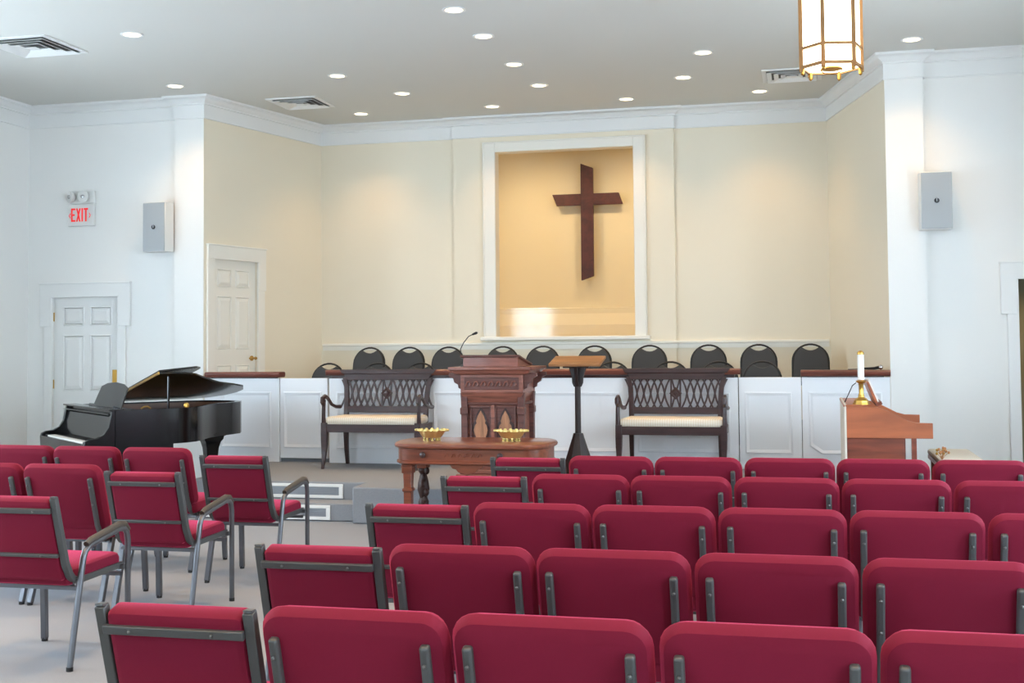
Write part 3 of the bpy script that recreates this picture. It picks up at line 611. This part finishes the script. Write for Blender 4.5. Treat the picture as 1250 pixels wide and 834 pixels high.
# local: front is y = -.22, x half width about .25
G().box(-.33, .33, -.30, .30, 0, .07).box(-.30, .30, -.27, .27, .07, .11).build('plinth', pulpit_m, t, .008)
G().box(-.25, .25, -.19, .22, .11, .80).build('body', pulpit_m, t, .004)
for sx in (-1, 1):
    for sy in (-1, 1):
        g = G().tube([(sx * .265, sy * .205, z) for z in (.11, .16, .17, .60, .61, .66, .67, .74, .80)], .03, sq=True, rs=[.04, .04, .028, .028, .036, .036, .028, .03, .034])
        g.build('corner_column', pulpitd_m, t, .005)
        prof = [(0, 0), (.018, .0), (.022, .03), (.05, .045), (.055, .075), (.09, .095), (.10, .13), (.14, .15), (.14, .18), (0, .18)]
        MM = Matrix.Translation((sx * .29, sy * .20, .80)) @ Matrix.Scale(sx, 4, (1, 0, 0)) @ Matrix.Translation((-.02, -.022, .0))
        G().prism(prof, 'y', 0, .044, MM).build('scalloped_bracket', pulpitd_m, t, .003)
G().box(-.285, .285, -.225, .25, .69, .715).build('middle_rail', pulpitd_m, t, .01)
G().loft([[(a * wx, (b * .23) - oy * (b < 0), z) for a, b in ((-1, -1), (1, -1), (1, 1), (-1, 1))] for z, wx, oy in ((.715, .255, -.02), (.74, .258, -.01), (.76, .268, .005), (.785, .285, .02), (.80, .29, .025))]).build('cove_moulding', pulpit_m, t)
G().box(-.29, .29, -.255, .25, .80, .965).build('frieze', pulpit_m, t, .004)
fr = G().box(-.255, .255, -.263, -.255, .83, .94).build('frieze_panel', pulpitd_m, t, .004)
for i in range(7):
    x = -.21 + i * .07
    G().tube([(x - .03, -.265, .86), (x - .012, -.268, .90), (x + .008, -.268, .905), (x + .02, -.268, .88), (x + .008, -.268, .865)], .008, 6).build('carved_scroll', pulpit_m, fr)
G().loft([[(a * wx, b * wy, z) for a, b in ((-1, -1), (1, -1), (1, 1), (-1, 1))] for z, wx, wy in ((.965, .30, .26), (.975, .34, .29), (1.0, .36, .305), (1.012, .385, .33), (1.035, .385, .33))]).build('cornice_ledge', pulpit_m, t, smooth=False)
G().prism([(-.27, 1.035), (-.27, 1.125), (.22, 1.045), (.22, 1.035)], 'x', -.26, .25).build('reading_desk', pulpit_m, t, .004)
G().prism([(-.30, 1.125), (-.30, 1.145), (.25, 1.058), (.25, 1.040)], 'x', -.28, .27).build('desk_top', pulpitd_m, t, .004)
# arched front panels
for cx in (-.115, .115):
    fp = G().box(cx - .10, cx - .085, -.215, -.19, .14, .675).box(cx + .085, cx + .10, -.215, -.19, .14, .675).box(cx - .085, cx + .085, -.215, -.19, .662, .675).build('panel_frame', pulpitd_m, t, .003)
    G().box(cx - .085, cx + .085, -.197, -.19, .14, .662).build('panel_field', pulpitd_m, fp)
    def arch(k): 
        h = [(.052, .0), (.058, .06), (.050, .11), (.034, .125), (.044, .15), (.050, .185), (.042, .225), (.030, .24), (.034, .26), (.022, .30), (.0, .345)]
        R_a = [(cx + x * k * 1.28, .26 + z * 1.1 * (1 + (k - 1) * .3)) for x, z in h]; return R_a + [(cx - (x - cx), z) for x, z in reversed(R_a[:-1])]
    G().prism(arch(1.28), 'y', -.206, -.197).build('arch_moulding', mahog_m, fp, .002)
    G().prism(arch(1.0), 'y', -.212, -.200).build('arch_inlay', archtan_m, fp, .002, label='lighter brown pointed arch inlay')
G().box(-.016, .016, -.222, -.19, .14, .69).build('centre_mullion', pulpit_m, t, .004)
# microphone on the pulpit
t = thing('gooseneck_microphone', 'thin black gooseneck microphone rising behind the pulpit desk', 'microphone', (-3.11, 11.0, PZ + 1.035))
G().lathe([(.032, 0), (.032, .012), (.012, .02), (.01, .03)], 14).build('microphone_base', blackmet_m, t)
G().tube([(0, 0, .02), (-.02, 0, .10), (-.03, 0, .16), (0, 0, .22), (.05, 0, .28), (.10, 0, .302)], .0045, 6).build('gooseneck', blackmet_m, t)
G().tube([(.085, 0, .296), (.12, 0, .31), (.135, 0, .314)], .011, 8, rs=[.008, .013, .009]).build('microphone_head', blackmet_m, t)

# ================================================================== LECTERN
t = thing('lectern_stand', 'dark column lectern with tilted light oak top', 'lectern', (-2.04, 11.05, PZ))
G().loft([[(r * math.cos(math.pi / 4 * i + .3927), r * math.sin(math.pi / 4 * i + .3927), z) for i in range(8)] for z, r in ((0, .175), (.03, .175), (.04, .16), (.20, .115), (.38, .056), (.42, .045))]).build('base', lect_m, t, smooth=False)
G().loft([[(r * math.cos(math.pi / 4 * i + .3927), r * math.sin(math.pi / 4 * i + .3927), z) for i in range(8)] for z, r in ((.42, .028), (.88, .027))]).build('column', lect_m, t, smooth=False)
for a in range(4):
    MM = Matrix.Rotation(a * math.pi / 2, 4, 'Z')
    G().prism([(.015, .84), (.035, .845), (.05, .88), (.052, .93), (.075, 1.0), (.085, 1.04), (.015, 1.04)], 'y', -.015, .015, MM).build('bracket', lect_m, t, .004)
MM = Matrix.Translation((0, 0, 1.075)) @ Matrix.Rotation(math.radians(11), 4, 'X')
G().box(-.238, .238, -.17, .17, -.012, .018, MM).build('top_board', lecttop_m, t, .006, label='light oak sloping top')
G().box(-.12, .12, -.10, .10, -.04, -.012, MM).build('top_support', lect_m, t)
# ================================================================== COMMUNION TABLE
t = thing('communion_table', 'brown wooden communion table with rounded ends and carved legs', 'table', (-2.645, 9.72, 0))
def capsule(wx, wy, e=.36, n=6):
    pts = []
    for cx, cy, a0 in ((1, 1, 0), (-1, 1, 90), (-1, -1, 180), (1, -1, 270)):
        for i in range(n + 1):
            a = math.radians(a0 + 90 * i / n); pts.append((cx * (wx - e * .55) + e * .55 * math.cos(a), cy * (wy - e * .8) + e * .8 * math.sin(a)))
    return pts
G().loft([[(x, y, z) for x, y in capsule(wx, wy)] for z, wx, wy in ((.725, .635, .335), (.735, .655, .355), (.75, .66, .36), (.765, .655, .355), (.772, .64, .34))]).build('table_top', table_m, t, label='polished oval-ended top')
G().loft([[(x, y, z) for x, y in capsule(wx + .03, wy + .01, .3)] for z, wx, wy in ((.60, .60, .30), (.608, .61, .31), (.625, .61, .31), (.63, .60, .30), (.725, .60, .30))]).build('apron', table_m, t)
for x in (-.36, .28): G().lathe([(.012, 0), (.012, .012), (.024, .02), (.024, .03), (.012, .038), (.001, .04)], 12, M=Matrix.Translation((x, -.30, .678)) @ Matrix.Rotation(math.pi / 2, 4, 'X')).build('drawer_knob', mahog_m, t)
G().box(-.20, .15, -.308, -.30, .65, .70).build('carved_panel', table_m, t, .004)
for i in range(6):
    x = -.16 + i * .055
    G().tube([(x - .02, -.312, .665), (x - .005, -.314, .688), (x + .012, -.314, .685), (x + .01, -.314, .67)], .006, 6).build('carved_scroll', table_m, t)
for x in (-.45, .43): G().box(x - .006, x + .006, -.306, -.29, .635, .722).build('apron_bead', table_m, t)
for sx in (-1, 1):
    for sy in (-1, 1):
        lg = G().box(sx * .52 - .045, sx * .52 + .045, sy * .20 - .045, sy * .20 + .045, .52, .62).box(sx * .52 - .05, sx * .52 + .05, sy * .20 - .05, sy * .20 + .05, .565, .58).build('leg', table_m, t, .006)
        if sy < 0: G().tube([(sx * .52, sy * .20, z) for z in (.53, .40, .395, .375, .37, .24, .235, .215, .21, .06, .05, 0)], .03, sq=True, rs=[.036, .032, .042, .042, .032, .032, .042, .042, .03, .03, .045, .045]).build('square_shaft', table_m, lg, .004)
        else: G().lathe([(.035, .52), (.045, .50), (.028, .47), (.045, .40), (.052, .34), (.03, .27), (.045, .24), (.045, .20), (.03, .18), (.042, .12), (.05, .08), (.03, .03), (.045, .015), (.04, 0)], 14, (sx * .52, sy * .20)).build('turned_shaft', tabled_m, lg)
        for k in range(7 if sy > 0 else 0):
            z = .50 - k * .06; a = k * 1.9
            G().ball((sx * .52 + .035 * math.cos(a) * .6 + .02, sy * .20 - .035, z), .024, 8, 1.3).build('carved_leaf', tabled_m, lg)
        G().tube([(sx * .52, sy * .20, .12), (sx * .40, sy * .16, .10), (sx * .25, sy * .1, .13), (0, 0, .12)], .02, 8).build('stretcher', table_m, t)
G().prism([(-.14, .60), (-.12, .57), (-.09, .565), (-.07, .54), (-.04, .535), (0, .515), (.04, .535), (.07, .54), (.09, .565), (.12, .57), (.14, .60)], 'y', -.30, -.27).build('carved_pendant', table_m, t, .004)
def plate(x, y, label):
    t = thing('offering_basket', label, 'basket', (x, y, .772), 0, 'brass baskets on the communion table')
    n = 24; prof = ((.062, .022), (.078, .026), (.094, .048), (.112, .082))
    rings = [[(r * math.cos(2 * math.pi * i / n) * (1 + .05 * (k > 1) * math.cos(12 * math.pi * i / n)), r * .8 * math.sin(2 * math.pi * i / n), z + .005 * (k == 3) * math.cos(16 * math.pi * i / n)) for i in range(n)] for k, (r, z) in enumerate(prof)]
    inn = [[(x_ * .93, y_ * .93, z_ + .002) for x_, y_, z_ in r] for r in reversed(rings)]
    G().loft(rings + inn).build('bowl', palebrass_m, t)
    for k in range(10):
        a = k * 2 * math.pi / 10; cx, cy = .066 * math.cos(a), .052 * math.sin(a)
        G().lathe([(.011, 0), (.012, .006), (.006, .012), (.009, .02), (.008, .028)], 8, (cx, cy)).build('foot', palebrass_m, t)
    for k in range(14):
        a = k * 2 * math.pi / 14; G().ball((.108 * math.cos(a), .086 * math.sin(a), .084), .015, 8, .9).build('rim_scallop', palebrass_m, t)
    for s in (-1, 1): G().tube([(s * .105, 0, .075), (s * .125, 0, .086), (s * .147, 0, .084)], .011, 6, rs=[.008, .012, .009]).build('handle', palebrass_m, t)
plate(-3.02, 9.70, 'pierced brass basket on the left of the communion table'); plate(-2.345, 9.70, 'pierced brass basket on the right of the communion table')

# ================================================================== GRAND PIANO
t = thing('grand_piano', 'glossy black grand piano with its lid propped low', 'piano', (-5.98, 9.77, 0), math.atan2(.751, .663))
out = [(0, 0), (.30, 0), (.55, .0), (.66, .02), (.78, .09), (.90, .24), (1.02, .42), (1.17, .58), (1.36, .70), (1.51, .82), (1.59, .98), (1.59, 1.14), (1.52, 1.30), (1.38, 1.42), (1.20, 1.49), (1.0, 1.5), (.5, 1.5), (0, 1.5)]
cx_, cy_ = .6, .85
inn = [(cx_ + (x - cx_) * .93, cy_ + (y - cy_) * .945) for x, y in out]
Z0, Z1 = .68, 1.0
G().loft([[(x, y, Z0) for x, y in out], [(x, y, Z1) for x, y in out], [(x, y, Z1) for x, y in inn], [(x, y, Z0 + .05) for x, y in inn]]).build('rim', lacq_m, t, label='glossy black curved rim')
G().loft([[(cx_ + (x - cx_) * .999, cy_ + (y - cy_) * .999, z) for x, y in inn] for z in (.86, .985)], cap=False).build('inner_rim', innerwood_m, t)
G().prism(inn, 'z', .86, .875).build('soundboard', plate_m, t)
for k in range(22): 
    y = .16 + k * .055; G().tube([(.12, y, .905), (.45 + .75 * (k / 21), y + .02, .905)], .002, 4).build('string', plate_m, t)
chk = [(-.27, .60), (.0, .60), (.0, 1.0), (-.03, 1.0), (-.045, .93), (-.06, .85), (-.10, .79), (-.16, .76), (-.23, .752), (-.265, .735), (-.275, .70)]
for y0 in (0, 1.45): G().prism(chk, 'y', y0, y0 + .05).build('key_cheek', lacq_m, t, .006)
G().box(-.27, .53, .004, 1.496, .60, .685).build('key_bed', lacq_m, t, .004)
G().box(-.275, -.245, .05, 1.45, .62, .712).build('key_slip', lacq_m, t, .004)
for y0 in (.05, 1.35): G().box(-.245, -.07, y0, y0 + .10, .66, .725).build('key_block', lacq_m, t, .004)
g = G()
for k in range(52): g.box(-.238, -.07, .152 + k * .02308, .152 + k * .02308 + .0222, .66, .722)
g.build('white_keys', ivory_m, t, smooth=False)['kind'] = 'stuff'
g = G()
for k in range(51):
    if k % 7 not in (2, 6): g.box(-.17, -.07, .152 + (k + 1) * .02308 - .006, .152 + (k + 1) * .02308 + .006, .722, .734)
g.build('black_keys', lacq_m, t, smooth=False)['kind'] = 'stuff'
G().prism([(-.075, .72), (-.03, .90), (-.02, .945), (.0, .955), (.0, .70), (-.05, .70)], 'y', .05, 1.45).build('fallboard', lacq_m, t, .006)
G().box(-.05, .40, .05, 1.45, .955, .97).build('pin_block_cover', lacq_m, t, .004)
G().box(-.055, .07, .0, 1.5, .995, 1.01).build('front_board', lacq_m, t, .004)
# music desk
MM = Matrix.Translation((.13, .69, 1.0)) @ Matrix.Rotation(math.radians(22), 4, 'Y')
G().prism([(-.44, 0), (.42, 0), (.41, .12), (.40, .2), (.25, .235), (0, .25), (-.25, .235), (-.40, .2), (-.41, .12)], 'x', -.006, .008, MM).build('music_desk', lacq_m, t, .003)
G().box(-.06, .02, -.38, .38, -.01, .006, MM).build('desk_ledge', lacq_m, t)
# lid on the short stick, hinge on the far side
LM = Matrix.Translation((0, 1.5, 1.012)) @ Matrix.Rotation(math.radians(-11.5), 4, 'X') @ Matrix.Translation((0, -1.5, 0))
lo = [(.40, -.02)] + [(x + (.03 if x > 1 else .0), y - (.02 if y < .9 else -.01)) for x, y in out[2:-1]] + [(.40, 1.51)]
lid = G().prism(lo, 'z', 0, .018, LM).build('lid', lacq_m, t, .004)
FM = LM @ Matrix.Translation((.40, 0, .02)) @ Matrix.Rotation(math.radians(-5), 4, 'Y')
G().prism([(0, -.02), (.36, -.02), (.42, .05), (.42, 1.5), (0, 1.51)], 'z', 0, .018, FM).build('front_flap', lacq_m, lid, .004)
G().box(.388, .40, -.02, 1.5, -.002, .02, LM).build('lid_edge_strip', brass_m, lid, label='pale lid edge')
G().tube([(.50, .06, .99), (.50, .055, 1.29)], .011, 8).build('prop_stick', lacq_m, t)
G().lathe([(.024, -.006), (.027, 0), (.024, .006), (.016, .008), (.014, 0), (.016, -.008)], 14, M=Matrix.Translation((.66, .03, 1.02)) @ Matrix.Rotation(math.pi / 2, 4, 'X')).build('brass_fitting', brass_m, t)
G().tube([(.25, .07, 1.005), (.28, .07, 1.022), (.31, .07, 1.022), (.34, .07, 1.005)], .007, 8).build('brass_fitting', brass_m, t)
for lx, ly_ in ((.10, .14), (.10, 1.36), (1.30, 1.08)):
    lg = G().loft([[(lx + a * r, ly_ + b * r, z) for a, b in ((-1, -1), (1, -1), (1, 1), (-1, 1))] for z, r in ((.68, .12), (.655, .12), (.65, .105), (.62, .10), (.59, .08), (.53, .065), (.45, .058), (.12, .05), (.11, .06), (.07, .06))]).build('leg', lacq_m, t, .005)
    G().lathe([(.035, .07), (.03, .05), (.03, 0)], 12, (lx, ly_)).build('caster', brass_m, lg)
G().box(.12, .18, .62, .66, .14, .62).box(.12, .18, .84, .88, .14, .62).box(.06, .2, .58, .92, .08, .15).build('pedal_lyre', lacq_m, t, .006)
for y in (.66, .75, .84): G().box(-.04, .1, y - .02, y + .02, .07, .085).build('pedal', brass_m, t)
G().tube([(1.10, .52, .70), (1.2, .6, .70)], .01).build('rim_latch', lacq_m, t)

# ================================================================== ORGAN
t = thing('organ_console', 'cherry wood organ console seen from its side', 'organ', (.31, 10.3, 0))
prof = [(0, .775), (0, 1.026), (.19, 1.026), (.25, 1.02), (.32, .995), (.40, .955), (.47, .918), (.54, .900), (.665, .898), (.665, .775)]
for y in (0, 1.16):
    s = G().prism(prof, 'y', y, y + .04).build('side_panel', cherry_m, t, .003)
    G().prism([(0, 0), (0, .775), (.445, .775), (.445, 0)], 'y', y + .015, y + .04).build('lower_side_panel', cherryd_m, s, .003)
    G().box(.50, .54, y + .01, y + .04, 0, .775).build('front_leg', cherryd_m, s, .003)
    G().box(-.01, .60, y, y + .05, 0, .06).build('foot', cherryd_m, s, .003)
G().box(-.018, .0, .0, 1.2, .03, 1.05).build('back_panel', beige_m, t, .003, label='pale back panel')
G().box(-.022, .16, .0, 1.2, 1.026, 1.045).build('top_board', cherry_m, t, .003)
for k in range(2):
    z = .80 + k * .07; x1 = .60 - k * .14
    G().box(x1 - .16, x1, .10, 1.10, z - .03, z).build('keyboard_shelf', cherryd_m, t)
    g = G()
    for i in range(36): g.box(x1 - .15, x1 - .005, .13 + i * .026, .13 + i * .026 + .024, z, z + .015)
    g.build('white_keys', ivory_m, t, smooth=False)['kind'] = 'stuff'
G().box(.55, .65, .04, 1.16, .775, .80).build('key_slip', cherry_m, t, .004)
G().box(.02, .44, .04, 1.16, .06, .775).build('inner_case', cherryd_m, t)
MM = Matrix.Translation((.245, 0, 1.03)) @ Matrix.Rotation(math.radians(-22), 4, 'Y')
G().box(0, .022, .22, 1.0, 0, .20, MM).build('music_rack', cherry_m, t, .004); G().box(0, .05, .2, 1.02, -.01, .015, MM).build('rack_ledge', cherryd_m, t)
MP = MM @ Matrix.Translation((.024, 0, .016))
tag(G().box(0, .012, .30, .72, 0, .19, MP).build('music_book', candle_m), 'pale open music book leaning on the organ\'s rack', 'book').matrix_world = Matrix.Translation((.31, 10.3, 0))
G().tube([(-.005, .3, 1.045), (.02, .28, 1.10), (.06, .26, 1.19), (.09, .25, 1.215)], .004, 6).build('reading_lamp_wire', blackmet_m, t)
# pedals
for i in range(12): G().box(.20, .75, .2 + i * .065, .225 + i * .065, .02, .05).build('pedal', cherryd_m if i % 2 else lect_m, t)
# candlestick
t = thing('candlestick', 'white candle in a brass candlestick on the organ', 'candlestick', (.432, 10.36, 1.045))
G().lathe([(.068, 0), (.068, .012), (.06, .016), (.058, .03), (.04, .05), (.026, .058), (.026, .07)], 8).build('base', brass_m, t, smooth=False)
G().lathe([(.022, .07), (.024, .075), (.019, .09), (.019, .155), (.024, .165), (.018, .17)], 8).build('column', brass_m, t)
G().lathe([(.016, .17), (.035, .178), (.045, .19), (.035, .194), (.026, .196), (.028, .2)], 14).build('drip_pan', brass_m, t)
G().lathe([(.026, .2), (.026, .41), (.022, .414)], 16).build('candle', candle_m, t); G().lathe([(.028, .405), (.028, .42), (.018, .432), (.006, .437)], 14).build('candle_cap', brass_m, t)
# organ bench and dried flowers on it
t = thing('organ_bench', 'low organ bench with a beige cushion right of the organ', 'bench', (1.20, 10.85, 0))
G().box(-.17, .17, -.55, .55, .52, .555).build('seat_board', cherry_m, t, .004)
pillow(.35, 1.10, .05, .04, .02, lambda u, v, d: (u, v, .555 + d)).build('seat_cushion', beige_m, t)
for y in (-.50, .50): G().box(-.15, .15, y - .02, y + .02, 0, .52).build('end_panel', cherryd_m, t, .004)
G().box(-.02, .02, -.48, .48, .15, .22).build('stretcher', cherryd_m, t)
t = thing('dried_flower_bunch', 'small bunch of copper coloured dried flowers beside the organ', 'flowers', (1.045, 10.36, .605))
for k in range(14):
    a = k * 2.4; r = .012 + .003 * k; z = .03 + .008 * (k % 6) + .02
    G().tube([(0, 0, 0), (r * .5 * math.cos(a), r * .5 * math.sin(a), z * .6), (r * math.cos(a), r * math.sin(a), z)], .002, 4).build('stem', dried_m, t)
    G().ball((r * math.cos(a), r * math.sin(a), z), .010, 6, 1.2).build('bloom', dried_m if k % 3 else brass_m, t)
# microphone on the right rail
t = thing('hand_microphone', 'silver microphone lying on the rail behind the organ', 'microphone', (.692, 12.2, 1.2825))
G().ball((0, 0, .024), .024, 12).build('microphone_head', chrome_m, t)
G().tube([(-.015, 0, .022), (-.06, .01, .014), (-.15, .02, .012)], .012, 8, rs=[.016, .013, .010]).build('microphone_body', blackmet_m, t)
G().tube([(-.15, .02, .012), (-.2, .03, .006), (-.26, .05, .004), (-.30, .03, .004)], .004, 6).build('cable', blackmet_m, t)
